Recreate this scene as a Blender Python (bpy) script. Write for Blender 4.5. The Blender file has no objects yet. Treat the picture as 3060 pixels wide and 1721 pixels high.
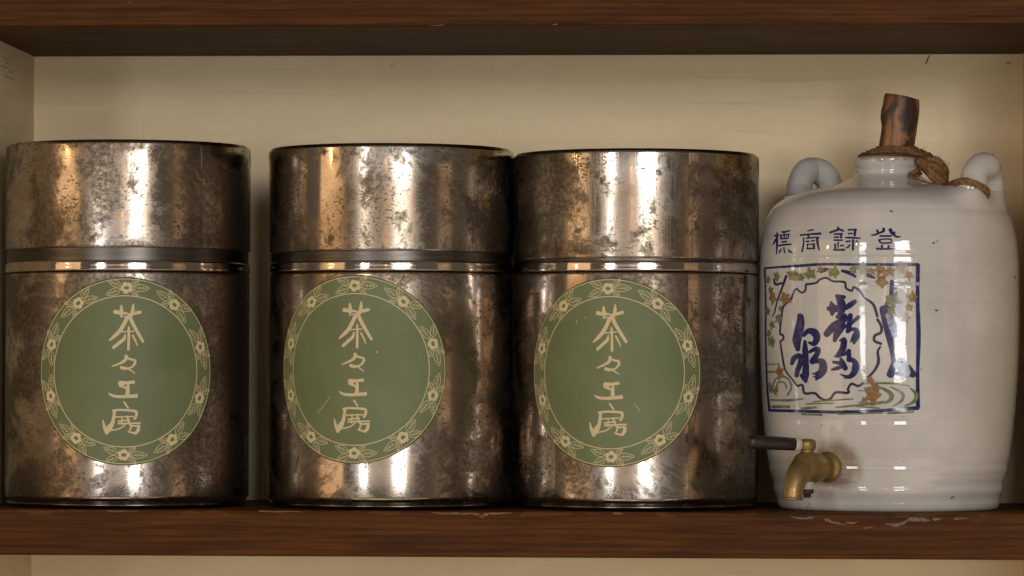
import bpy, bmesh, math, random
from mathutils import Vector, Matrix
random.seed(7)
sc = bpy.context.scene
COL = sc.collection
PI = math.pi

# ------------------------------------------------------------------ camera
SRC_W, SRC_H = 3060.0, 1721.0
F_PX = 11690.0
CAM_LOC = Vector((0.2937, -3.2, 0.100))
YAW, PITCH, ROLL = math.atan(707 / F_PX), math.atan(290 / F_PX), 0.0025
CAM_ROT = Matrix.Rotation(YAW, 3, 'Z') @ Matrix.Rotation(PI / 2 + PITCH, 3, 'X') @ Matrix.Rotation(ROLL, 3, 'Z')
cd = bpy.data.cameras.new('camera')
cam = bpy.data.objects.new('camera', cd)
COL.objects.link(cam)
cam.matrix_world = Matrix.Translation(CAM_LOC) @ CAM_ROT.to_4x4()
cd.sensor_width = 36.0
cd.lens = F_PX / SRC_W * 36.0
cd.clip_start, cd.clip_end = 0.05, 60
cd.dof.use_dof = True
cd.dof.focus_distance = 3.11
cd.dof.aperture_fstop = 15.0
sc.camera = cam

# ------------------------------------------------------------------ world, lamps, exposure
w = bpy.data.worlds.new('World')
sc.world = w
w.use_nodes = True
w.node_tree.nodes['Background'].inputs[0].default_value = (0.47, 0.385, 0.30, 1)
w.node_tree.nodes['Background'].inputs[1].default_value = 0.20

def window_light(name, x0, x1, z0, z1, y, radiance, col, aim=(0, 0, 0.15)):
    L = bpy.data.lights.new(name, 'AREA')
    L.shape = 'RECTANGLE'
    L.size, L.size_y = abs(x1 - x0), abs(z1 - z0)
    L.energy = radiance * PI * L.size * L.size_y
    L.color = col
    o = bpy.data.objects.new(name, L)
    COL.objects.link(o)
    o.location = ((x0 + x1) / 2, y, (z0 + z1) / 2)
    d = Vector((aim[0] - o.location.x, aim[1] - y, 0))
    o.rotation_euler = d.to_track_quat('-Z', 'Z').to_euler()
    o.rotation_euler = (PI / 2, 0, math.atan2(d.y, d.x) - PI / 2)
    return o
COOL = (0.94, 0.97, 1.0)
WARM = (1.0, 0.56, 0.20)
# two tall windows across the room, their upper panes screened
window_light('window_light', -1.66, -1.28, -0.36, 0.24, -4.1, 8.0, COOL)
window_light('window_light', 0.60, 1.36, -0.36, 0.24, -4.1, 8.5, COOL)
window_light('window_screen_light', -1.66, -1.28, 0.245, 0.615, -4.1, 1.7, COOL)
window_light('window_screen_light', 0.60, 1.36, 0.245, 0.615, -4.1, 1.2, COOL)
window_light('upper_fill_light', -1.66, -1.20, 0.62, 1.40, -4.1, 9.5, COOL)  # fill lamps added above the screens to brighten the upper back wall
window_light('upper_fill_light', 0.60, 1.60, 0.62, 1.40, -4.1, 10.5, COOL)
# upward fill lamp added below the shelf front to brighten wall and underside
L = bpy.data.lights.new('under_fill_light', 'AREA')
L.shape, L.size, L.size_y = 'RECTANGLE', 3.4, 1.7
L.energy, L.color = 0.55 * PI * 3.4 * 1.7, (1.0, .84, .62)
o = bpy.data.objects.new('under_fill_light', L)
COL.objects.link(o)
o.location, o.rotation_euler = (0.35, -1.75, -0.95), (PI, 0, 0)
window_light('room_wall_light', -2.3, 2.2, -0.36, 1.1, -4.25, 0.45, (1.0, .86, .76))
# tungsten-lit posts either side of the broad window and warm lit walls to the left and right
window_light('warm_lamp', -0.02, 0.12, 0.22, 1.1, -4.0, 1.7, WARM)
window_light('warm_lamp', 1.50, 1.68, 0.22, 1.1, -4.0, 1.9, WARM)
window_light('warm_wall_light', -3.5, -1.98, -0.9, 1.3, -2.2, 0.85, (1.0, 0.64, 0.33))
window_light('warm_wall_light', 2.8, 3.7, -0.9, 1.3, -2.2, 0.26, (1.0, 0.62, 0.34))
for p, e in (((-2.0, -1.55, 0.75), 3.0), ((-0.85, -2.2, 0.8), 2.0)):
    L = bpy.data.lights.new('pendant_lamp', 'POINT')
    L.energy, L.color, L.shadow_soft_size = e, (1.0, 0.6, 0.26), 0.035
    o = bpy.data.objects.new('pendant_lamp', L)
    COL.objects.link(o)
    o.location = p
sc.view_settings.view_transform = 'Standard'
sc.view_settings.look = 'None'
sc.view_settings.exposure = 0.66
sc.view_settings.gamma = 1.0

# ------------------------------------------------------------------ helpers: rays, meshes
def ray(px, py):
    v = Vector(((px - SRC_W / 2) / F_PX, -(py - SRC_H / 2) / F_PX, -1.0))
    return (CAM_ROT @ v).normalized()

def at(px, py, Y):
    d = ray(px, py)
    return CAM_LOC + d * ((Y - CAM_LOC.y) / d.y)

def link_mesh(name, me, mat=None, parent=None, smooth=True, loc=None):
    if mat:
        me.materials.append(mat)
    if smooth:
        me.polygons.foreach_set('use_smooth', [True] * len(me.polygons))
    o = bpy.data.objects.new(name, me)
    COL.objects.link(o)
    if parent is not None:
        o.parent = parent
    if loc is not None:
        o.location = loc
    return o

def mesh_obj(name, verts, faces, mat=None, parent=None, smooth=True, loc=None):
    me = bpy.data.meshes.new(name)
    me.from_pydata([tuple(v) for v in verts], [], faces)
    me.update()
    return link_mesh(name, me, mat, parent, smooth, loc)

def empty(name, loc=(0, 0, 0)):
    o = bpy.data.objects.new(name, None)
    o.empty_display_size = 0.05
    COL.objects.link(o)
    o.location = loc
    return o

def tag(o, label=None, cat=None, group=None, kind=None):
    if label: o['label'] = label
    if cat: o['category'] = cat
    if group: o['group'] = group
    if kind: o['kind'] = kind
    return o

def lathe_data(profile, seg=160, origin=Vector((0, 0, 0)), axis=Vector((0, 0, 1)), cap0=False, cap1=False):
    a = axis.normalized()
    u = a.orthogonal().normalized() if abs(a.z) < 0.999 else Vector((1, 0, 0))
    v = a.cross(u)
    vs, fs = [], []
    n = len(profile)
    for r, z in profile:
        for k in range(seg):
            t = 2 * PI * k / seg
            vs.append(origin + a * z + (u * math.cos(t) + v * math.sin(t)) * r)
    for i in range(n - 1):
        for k in range(seg):
            k2 = (k + 1) % seg
            fs.append((i * seg + k, i * seg + k2, (i + 1) * seg + k2, (i + 1) * seg + k))
    if cap0: fs.append(tuple(reversed(range(seg))))
    if cap1: fs.append(tuple(range((n - 1) * seg, n * seg)))
    return vs, fs

def lathe(name, profile, mat, parent, seg=160, origin=Vector((0, 0, 0)), axis=Vector((0, 0, 1)), cap0=False, cap1=False):
    vs, fs = lathe_data(profile, seg, origin, axis, cap0, cap1)
    return mesh_obj(name, vs, fs, mat, parent)

def catmull(pts, vals, n=6):
    """resample points (any dimension, as Vectors) and one value per point"""
    if len(pts) == 2:
        return [pts[0].lerp(pts[1], i / n) for i in range(n + 1)], [vals[0] + (vals[1] - vals[0]) * i / n for i in range(n + 1)]
    P = [pts[0] * 2 - pts[1]] + list(pts) + [pts[-1] * 2 - pts[-2]]
    op, ov = [], []
    for i in range(1, len(P) - 2):
        for k in range(n):
            t = k / n
            a, b, c, d = P[i - 1], P[i], P[i + 1], P[i + 2]
            op.append(0.5 * (b * 2 + (c - a) * t + (a * 2 - b * 5 + c * 4 - d) * t * t + (b * 3 - a - c * 3 + d) * t ** 3))
            ov.append(vals[i - 1] + (vals[i] - vals[i - 1]) * t)
    op.append(P[-2]); ov.append(vals[-1])
    return op, ov

def tube_data(pts, radii, seg=10, n=6, jitter=0.0):
    P, R = catmull([Vector(p) for p in pts], radii, n)
    vs, fs = [], []
    up = None
    for i, p in enumerate(P):
        t = (P[min(i + 1, len(P) - 1)] - P[max(i - 1, 0)]).normalized()
        if up is None:
            up = t.orthogonal().normalized()
        up = (up - t * up.dot(t)).normalized()
        s = t.cross(up)
        for k in range(seg):
            a = 2 * PI * k / seg
            vs.append(p + (up * math.cos(a) + s * math.sin(a)) * R[i] * (1 + random.uniform(-jitter, jitter)))
    m = len(P)
    for i in range(m - 1):
        for k in range(seg):
            k2 = (k + 1) % seg
            fs.append((i * seg + k, i * seg + k2, (i + 1) * seg + k2, (i + 1) * seg + k))
    fs.append(tuple(reversed(range(seg)))); fs.append(tuple(range((m - 1) * seg, m * seg)))
    return vs, fs

def join_data(parts):
    V, F = [], []
    for vs, fs in parts:
        o = len(V)
        V += list(vs)
        F += [tuple(i + o for i in f) for f in fs]
    return V, F

def box(name, x0, x1, y0, y1, z0, z1, mat, parent=None, bevel=0.0, seg=2):
    bm = bmesh.new()
    bmesh.ops.create_cube(bm, size=1.0)
    for v in bm.verts:
        v.co = Vector(((x0 + x1) / 2 + v.co.x * (x1 - x0), (y0 + y1) / 2 + v.co.y * (y1 - y0), (z0 + z1) / 2 + v.co.z * (z1 - z0)))
    if bevel:
        bmesh.ops.bevel(bm, geom=bm.edges[:], offset=bevel, segments=seg, affect='EDGES', profile=0.5)
    me = bpy.data.meshes.new(name)
    bm.to_mesh(me); bm.free()
    return link_mesh(name, me, mat, parent, smooth=False)

def stroke_data(pts, widths, mapf, layer, n=5, cap=True):
    """a brush stroke: 2D polyline with a width per point, mapped onto a surface by mapf(x, y, layer)"""
    if not isinstance(widths, (list, tuple)): widths = [widths] * len(pts)
    widths = list(widths) + [widths[-1]] * (len(pts) - len(widths))
    P, W = catmull([Vector((p[0], p[1])) for p in pts], widths, n)
    rows = []
    m = len(P)
    def frame(i):
        t = (P[min(i + 1, m - 1)] - P[max(i - 1, 0)])
        t = t.normalized() if t.length > 1e-9 else Vector((1, 0))
        return t, Vector((-t.y, t.x))
    if cap:
        t, s = frame(0)
        for a in (80, 50, 25):
            rows.append((P[0] - t * W[0] / 2 * math.sin(math.radians(a)) * .8, s, W[0] / 2 * math.cos(math.radians(a))))
    for i in range(m):
        t, s = frame(i)
        rows.append((P[i], s, W[i] / 2))
    if cap:
        t, s = frame(m - 1)
        for a in (25, 50, 80):
            rows.append((P[-1] + t * W[-1] / 2 * math.sin(math.radians(a)) * .8, s, W[-1] / 2 * math.cos(math.radians(a))))
    vs, fs = [], []
    for c, s, h in rows:
        for q in (-1, 0, 1):
            p = c + s * h * q
            vs.append(mapf(p.x, p.y, layer))
    for i in range(len(rows) - 1):
        for q in (0, 1):
            a = i * 3 + q
            fs.append((a, a + 1, a + 4, a + 3))
    return vs, fs

def fan_data(cx, cy, outline, mapf, layer):
    vs = [mapf(cx, cy, layer)] + [mapf(x, y, layer) for x, y in outline]
    n = len(outline)
    return vs, [(0, 1 + i, 1 + (i + 1) % n) for i in range(n)]

def strokes_obj(name, strokes, mapf, mat, parent, layer0=0, n=5):
    parts = []
    for i, s in enumerate(strokes):
        parts.append(stroke_data(s[0], s[1], mapf, layer0 + i, n))
    return mesh_obj(name, *join_data(parts), mat, parent)

# ------------------------------------------------------------------ materials
class Nodes:
    def __init__(self, name):
        self.m = bpy.data.materials.new(name)
        self.m.use_nodes = True
        self.t = self.m.node_tree
        self.b = self.t.nodes['Principled BSDF']
    def n(self, kind, **kw):
        x = self.t.nodes.new(kind)
        for k, v in kw.items(): setattr(x, k, v)
        return x
    def l(self, a, b): self.t.links.new(a, b)
    def obj(self):
        return self.n('ShaderNodeTexCoord').outputs['Object']
    def scale(self, vec, s, loc=(0, 0, 0)):
        m = self.n('ShaderNodeMapping')
        m.inputs['Scale'].default_value = s
        m.inputs['Location'].default_value = loc
        self.l(vec, m.inputs['Vector'])
        return m.outputs[0]
    def noise(self, vec, scale, detail=3, rough=.55, dist=0.0):
        x = self.n('ShaderNodeTexNoise')
        x.inputs['Scale'].default_value = scale
        x.inputs['Detail'].default_value = detail
        x.inputs['Roughness'].default_value = rough
        x.inputs['Distortion'].default_value = dist
        self.l(vec, x.inputs['Vector'])
        return x.outputs['Fac']
    def ramp(self, fac, a, b, lo=0.0, hi=1.0):
        x = self.n('ShaderNodeMapRange', interpolation_type='SMOOTHSTEP')
        x.inputs['From Min'].default_value = a
        x.inputs['From Max'].default_value = b
        x.inputs['To Min'].default_value = lo
        x.inputs['To Max'].default_value = hi
        self.l(fac, x.inputs['Value'])
        return x.outputs[0]
    def math(self, op, a, b=None, clamp=False):
        x = self.n('ShaderNodeMath', operation=op, use_clamp=clamp)
        for i, v in enumerate((a, b)):
            if v is None: continue
            if isinstance(v, (int, float)): x.inputs[i].default_value = v
            else: self.l(v, x.inputs[i])
        return x.outputs[0]
    def mix(self, fac, a, b):
        x = self.n('ShaderNodeMix', data_type='RGBA')
        for s, v in ((x.inputs[0], fac), (x.inputs[6], a), (x.inputs[7], b)):
            if isinstance(v, (int, float)): s.default_value = v
            elif isinstance(v, tuple): s.default_value = (*v, 1)
            else: self.l(v, s)
        return x.outputs[2]
    def bump(self, h, strength, dist):
        x = self.n('ShaderNodeBump')
        x.inputs['Strength'].default_value = strength
        x.inputs['Distance'].default_value = dist
        self.l(h, x.inputs['Height'])
        self.l(x.outputs[0], self.b.inputs['Normal'])
    def set(self, **kw):
        for k, v in kw.items():
            s = self.b.inputs[k.replace('_', ' ')]
            if isinstance(v, (int, float)): s.default_value = v
            elif isinstance(v, tuple): s.default_value = (*v, 1)
            else: self.l(v, s)
        return self.m

def simple(name, col, rough=.5, metal=0.0, var=.12, scale=60):
    N = Nodes(name)
    f = N.noise(N.obj(), scale, 4)
    c = N.mix(N.ramp(f, .3, .7), tuple(x * (1 - var) for x in col), tuple(min(1, x * (1 + var)) for x in col))
    return N.set(Base_Color=c, Roughness=rough, Metallic=metal)

def cyl_coords(N, seed):
    sep = N.n('ShaderNodeSeparateXYZ'); N.l(N.obj(), sep.inputs[0])
    th = N.math('ARCTAN2', sep.outputs[0], N.math('MULTIPLY', sep.outputs[1], -1))
    cmb = N.n('ShaderNodeCombineXYZ')
    N.l(N.math('MULTIPLY', th, .1), cmb.inputs[0]); N.l(sep.outputs[2], cmb.inputs[1])
    cmb.inputs[2].default_value = seed
    return cmb.outputs[0], sep

def tin_metal(name, seed, dirt=0.0, streak=0.0, clean=False):
    """tarnished tin plate: soft bronze and black stains, speckles, hairline scratches"""
    N = Nodes(name)
    c, sep = cyl_coords(N, seed)
    fib = N.noise(N.scale(c, (1, 1.8, 1), (.3, 5.7, 0)), 520, 4, .75)          # fine grain of corrosion
    big = N.noise(c, 14, 11, .69, .5)
    patch = N.math('MULTIPLY', N.ramp(big, .475 - dirt, .575 - dirt), N.ramp(N.noise(N.scale(c, (1, 1, 1), (4.2, 2.2, 0)), 230, 6, .85), .34, .60, .55, 1.0))
    mid = N.noise(N.scale(c, (1, 1, 1), (3.1, 1.7, 0)), 44, 8, .74, .3)
    blot = N.ramp(mid, .535 - dirt * .6, .66)
    gate = N.ramp(N.noise(N.scale(c, (1, 1, 1), (7.3, .7, 0)), 24, 4, .6), .32, .7)
    spk = N.noise(N.scale(c, (1, 1.4, 1), (2.3, .7, 0)), 330, 4, .7)
    speck = N.ramp(N.math('ADD', spk, N.math('MULTIPLY', gate, .15)), .63, .72)
    scr = N.ramp(N.noise(N.scale(c, (60, 900, 1)), 1.0, 4, .7), .50, .72)
    ver = N.ramp(N.noise(N.scale(c, (900, 14, 1)), 1.0, 3, .6), .52, .62)
    tint = N.ramp(N.noise(N.scale(c, (1, 1, 1), (1.3, 9.7, 0)), 15, 4, .6), .36, .62)
    k = .30 if clean else 1.0
    d = N.math('MAXIMUM', N.math('MULTIPLY', patch, .90 * k), N.math('MULTIPLY', blot, .90 * k))
    d = N.math('MAXIMUM', d, N.math('MULTIPLY', speck, .90 * k))
    d = N.math('MAXIMUM', d, N.math('MULTIPLY', scr, .36 * (.5 if clean else 1)))
    d = N.math('MAXIMUM', d, N.math('MULTIPLY', N.ramp(fib, .45, .75), .45 * k))
    if streak: d = N.math('MAXIMUM', d, N.math('MULTIPLY', ver, streak))
    base = N.mix(tint, (.56, .51, .465), (.50, .41, .325))
    cloud = N.ramp(N.noise(N.scale(c, (1, 1, 1), (6.1, 3.3, 0)), 9, 6, .6, .6), .38, .62, 0, .25 if clean else .85)
    base = N.mix(cloud, base, (.235, .180, .125))
    col = N.mix(d, base, (.066, .048, .031))
    rough = N.math('ADD', N.math('ADD', N.math('MULTIPLY', d, .42), N.math('MULTIPLY', cloud, .10)), .05 if clean else .075)
    h = N.noise(N.scale(c, (1, .30, 1)), 40, 1)
    N.bump(h, .035, .0022)
    return N.set(Base_Color=col, Metallic=1.0, Roughness=rough)

def wood_mat(name, seed, top_z=None, dark=1.0):
    N = Nodes(name)
    o = N.obj()
    g = N.noise(N.scale(o, (2.2, 26, 26), (seed, 0, 0)), 3.2, 6, .6, .9)
    wv = N.n('ShaderNodeTexWave', wave_type='BANDS', bands_direction='Z')
    wv.inputs['Scale'].default_value = 9
    wv.inputs['Distortion'].default_value = 7
    wv.inputs['Detail'].default_value = 3
    wv.inputs['Detail Scale'].default_value = .7
    N.l(N.scale(o, (.9, 6, 6), (seed, 0, 0)), wv.inputs['Vector'])
    fine = N.noise(N.scale(o, (14, 500, 500)), 1.0, 4, .6)
    big = N.noise(N.scale(o, (1, 2, 2), (seed, 2, 0)), 5, 3)
    c = N.mix(N.ramp(g, .3, .7), (.048 * dark, .0150 * dark, .0024 * dark), (.090 * dark, .0290 * dark, .0044 * dark))
    c = N.mix(N.ramp(wv.outputs['Fac'], .60, .85, 0, .4), c, (.026 * dark, .0085 * dark, .0018 * dark))
    c = N.mix(N.ramp(big, .55, .75, 0, .25), c, (.125 * dark, .040 * dark, .0065 * dark))
    c = N.mix(N.ramp(fine, .50, .72, 0, .6), c, (.022, .008, .003))
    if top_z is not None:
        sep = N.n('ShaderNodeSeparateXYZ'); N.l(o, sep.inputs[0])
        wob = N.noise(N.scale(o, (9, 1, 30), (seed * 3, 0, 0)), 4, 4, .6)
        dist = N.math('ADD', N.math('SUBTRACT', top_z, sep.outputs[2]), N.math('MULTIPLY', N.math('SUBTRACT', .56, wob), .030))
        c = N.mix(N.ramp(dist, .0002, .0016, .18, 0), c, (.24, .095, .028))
    N.bump(N.math('ADD', fine, N.math('MULTIPLY', g, .6)), .16, .0012)
    return N.set(Base_Color=c, Roughness=N.ramp(fine, .3, .8, .50, .70), Specular_IOR_Level=.08)

def wall_mat(name, seed):
    N = Nodes(name)
    o = N.obj()
    br = N.noise(N.scale(o, (5, 5, 150), (seed, 0, 0)), 1.0, 5, .65, .4)
    bl = N.noise(N.scale(o, (1, 1, 2.5)), 9, 4)
    gr = N.noise(o, 900, 2, .7)
    c = N.mix(N.ramp(bl, .3, .7), (.76, .60, .355), (.84, .675, .415))
    c = N.mix(N.ramp(br, .57, .70, 0, .36), c, (.58, .445, .25))
    c = N.mix(N.ramp(gr, .45, .72, 0, .30), c, (.50, .39, .24))
    N.bump(N.math('ADD', br, N.math('MULTIPLY', gr, .25)), .22, .0022)
    return N.set(Base_Color=c, Roughness=.6)

M_WOOD = wood_mat('stained_wood', 1.3, top_z=0.0)
M_WOOD_UP = wood_mat('stained_wood_upper', 5.9, dark=.9)
M_WALL = wall_mat('cream_paint', 2.0)
M_SIDE = wall_mat('cream_paint_side', 8.0)

# ------------------------------------------------------------------ setting: shelf boards, back wall, side panels
YF, YB = -0.112, 0.172            # shelf front edge and back wall
z_top = at(1530, 75, YF).z        # underside of the upper shelf
z_bot = at(1530, 1666, YF).z      # underside of the lower shelf
x_left = at(102, 300, YB).x
x_right = at(3056, 300, YB).x
tag(box('lower_shelf', x_left - .002, x_right + .002, YF, YB + .002, z_bot, 0.0, M_WOOD, bevel=.0016), kind='structure')
LOWER = bpy.data.objects['lower_shelf']
tag(box('upper_shelf', x_left - .002, x_right + .002, YF, YB + .002, z_top, z_top + .037, M_WOOD_UP, bevel=.0016), kind='structure')
UPPER = bpy.data.objects['upper_shelf']
tag(box('back_wall', x_left - .05, x_right + .05, YB, YB + .02, -.42, .80, M_WALL), kind='structure')
BACK = bpy.data.objects['back_wall']
tag(box('side_wall_left', x_left - .028, x_left, YF + .001, YB + .001, -.42, .80, M_SIDE, bevel=.001), kind='structure')
tag(box('side_wall_right', x_right, x_right + .028, YF + .001, YB + .001, -.42, .80, M_SIDE, bevel=.001), kind='structure')

def plane_map(Y):
    def f(x, y, layer):
        p = at(x, y, Y)
        p.y -= .00025 + layer * .00001
        return p
    return f
M_SCUFF = simple('pale_scuff', (.125, .080, .060), .8, var=.4, scale=400)
M_CHIP = simple('raw_wood_chip', (.135, .056, .015), .7, var=.3, scale=300)
M_CRACK = simple('dark_crack', (.05, .035, .025), .8)
fr = plane_map(YF)
def zC(pts, ox, oy, s): return [(x / s + ox, y / s + oy) for x, y in pts]
def rough_stroke(pts, wd, k=6):
    P, W = catmull([Vector(p) for p in pts], wd, k)
    return ([(p.x + random.uniform(-1, 1), p.y + random.uniform(-1.3, 1.3)) for p in P], [max(1.2, q * random.uniform(.7, 1.5)) for q in W])
scuffs = [([(2362, 1545), (2395, 1549), (2430, 1547)], [1, 6, 5]), ([(2467, 1552), (2490, 1561), (2526, 1567)], [8, 5, 3]),
          ([(2532, 1562), (2548, 1562), (2562, 1560)], [6, 4, 2]), ([(2645, 1565), (2680, 1570), (2700, 1562), (2712, 1556)], [3, 9, 8, 4]),
          ([(2712, 1552), (2745, 1552), (2776, 1554)], [6, 12, 4]), ([(2788, 1553), (2812, 1550)], [7, 3]), ([(2852, 1551), (2888, 1547)], [5, 4]),
          ([(2580, 1579), (2610, 1575)], [3, 2])]
for s in scuffs: strokes_obj('paint_scuff', [rough_stroke(*s)], fr, M_SCUFF, LOWER, n=2)
chips = [([(1290, 1531), (1340, 1534), (1395, 1535)], [2, 4, 4]), ([(1395, 1533), (1430, 1538), (1438, 1543), (1460, 1536), (1530, 1533)], [3, 6, 8, 6, 3]),
         ([(775, 1526), (800, 1528), (905, 1529)], [3, 4, 2]), ([(318, 1526), (340, 1527), (410, 1527)], [2, 3, 2]), ([(1834, 1533), (1845, 1535), (1858, 1534)], [4, 6, 4])]
for s in chips: strokes_obj('worn_edge', [rough_stroke(*s)], fr, M_CHIP, LOWER, n=2)
strokes_obj('worn_edge', [([(1286, 77), (1324, 75)], [1, 3]), ([(1652, 74), (1664, 72)], [2, 4]), ([(381, 7), (391, 6)], [2, 2])], fr, M_CHIP, UPPER, n=2)
bw = plane_map(YB)
strokes_obj('crack', [([(2781, 160), (2774, 173), (2767, 190)], [1.5, 3.5, 4]), ([(3006, 189), (3020, 187)], [2, 4]), ([(1168, 196), (1176, 190)], [2, 1])], bw, M_CRACK, BACK, n=2)

def side_map(px, py, layer):
    d = ray(px, py)
    p = CAM_LOC + d * ((x_left + .0003 + layer * .00002 - CAM_LOC.x) / d.x)
    return p
M_SMUDGE = simple('side_scuff', (.52, .40, .25), .8, var=.4, scale=300)
for q in ([(6, 168), (22, 176), (36, 181)], [(4, 196), (14, 200), (24, 203)], [(16, 186), (24, 189)], [(8, 224), (26, 232), (44, 238)], [(30, 212), (38, 216)]):
    strokes_obj('scuff', [rough_stroke(q, [3] * len(q))], side_map, M_SMUDGE, bpy.data.objects['side_wall_left'], n=2)

# ------------------------------------------------------------------ tea canisters
CR = 0.100
ZC = lambda y: at(1168, y, -CR).z
ZB = ZC(1525.5)
z_groove, z_ring = ZC(811) - ZB, ZC(777) - ZB
K = 0.0750 / 688.0   # label tracing units to metres

TEA = [  # brush strokes of the four characters, traced in label units around (684, 720)
 [([(602, 284), (640, 292), (690, 294)], [30, 26, 14]), ([(648, 240), (650, 280), (650, 325)], [14, 30, 12]), ([(735, 225), (733, 262), (725, 300), (724, 325)], [10, 26, 22, 10]),
  ([(700, 304), (740, 295), (788, 284)], [18, 24, 24]), ([(665, 318), (725, 317)], [10, 10]),
  ([(692, 325), (672, 370), (640, 425), (600, 465), (566, 495)], [28, 28, 30, 26, 12]), ([(713, 325), (740, 380), (775, 440), (811, 500)], [28, 26, 24, 20]),
  ([(655, 430), (740, 425)], [10, 10]), ([(705, 395), (706, 470), (705, 560)], [16, 19, 20]), ([(680, 450), (672, 482), (640, 510), (596, 548)], [12, 24, 24, 24]),
  ([(735, 455), (755, 495), (770, 530)], [14, 13, 8])],
 [([(690, 606), (685, 635), (660, 655), (625, 670), (588, 685)], [22, 24, 19, 14, 8]), ([(690, 617), (725, 632), (754, 640), (752, 665), (728, 690), (690, 702)], [16, 16, 18, 18, 14, 14]),
  ([(655, 692), (682, 700)], [24, 22]), ([(690, 692), (725, 712), (756, 735)], [12, 10, 7])],
 [([(650, 808), (700, 803), (748, 798)], [38, 20, 24]), ([(650, 822), (690, 842), (712, 868)], [26, 14, 14]), ([(707, 806), (706, 850), (703, 895)], [14, 26, 30]),
  ([(566, 882), (600, 900), (660, 906), (770, 899)], [8, 20, 22, 26]), ([(770, 900), (772, 882)], [12, 5])],
 [([(681, 946), (710, 988)], [14, 13]), ([(597, 1010), (650, 1003), (755, 1009), (772, 1022), (768, 1050), (757, 1068)], [16, 16, 18, 20, 19, 17]),
  ([(614, 1010), (606, 1060), (598, 1100), (570, 1145), (560, 1172)], [20, 24, 28, 48, 18]), ([(528, 1080), (540, 1130), (558, 1174)], [8, 24, 26]),
  ([(620, 1055), (750, 1050)], [10, 10]), ([(640, 1085), (722, 1076)], [12, 12]), ([(668, 1055), (665, 1110)], [10, 10]), ([(705, 1050), (715, 1085), (727, 1112)], [15, 16, 14]),
  ([(640, 1102), (800, 1098)], [13, 12]), ([(572, 1156), (650, 1140), (692, 1110)], [10, 10, 10]), ([(738, 1112), (726, 1152)], [12, 12]), ([(735, 1120), (794, 1116)], [12, 14]),
  ([(790, 1118), (785, 1150), (766, 1174)], [22, 25, 20]), ([(712, 1160), (766, 1174)], [10, 16])]]

def label_mat(i):
    N = Nodes('green_label_paper_%d' % i)
    o = N.scale(N.obj(), (1, 1, 1), (i * 3.1, i, 0))
    c = N.mix(N.ramp(N.noise(o, 20, 4, .6), .3, .7), tuple(x * (.94 + .012 * (i % 11)) for x in (.096, .115, .042)), tuple(x * (.94 + .012 * (i % 11)) for x in (.121, .140, .056)))
    c = N.mix(N.ramp(N.noise(o, 900, 2), .4, .7, 0, .25), c, (.065, .08, .03))
    c = N.mix(N.ramp(N.noise(o, 34, 5, .65, .6), .60, .74, 0, .35), c, (.13, .115, .05))
    N.bump(N.noise(o, 60, 3), .10, .0012)
    return N.set(Base_Color=c, Roughness=.6)
M_PRINT = simple('cream_print', (.50, .395, .215), .6, var=.06, scale=400)
M_PAPER_EDGE = simple('label_paper_edge', (.30, .27, .16), .8)

def leaf_strokes(cx, cy, ang, L, wd, lw):
    """outline, midrib and veins of a leaf that starts at (cx, cy)"""
    ca, sa = math.cos(ang), math.sin(ang)
    T = lambda u, v: (cx + ca * u - sa * v, cy + sa * u + ca * v)
    out = []
    for sgn in (1, -1):
        out.append(([T(L * q, sgn * wd * math.sin(PI * q ** .8) ** .9 if 0 < q < 1 else 0) for q in (0, .18, .4, .65, .85, 1)], lw))
    out.append(([T(L * .08, 0), T(L * .8, 0)], lw * .8))
    for q in (.3, .5, .68):
        for sgn in (1, -1):
            out.append(([T(L * q, 0), T(L * (q + .14), sgn * wd * .55 * (1.1 - q * .7))], lw * .7))
    return out

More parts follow.
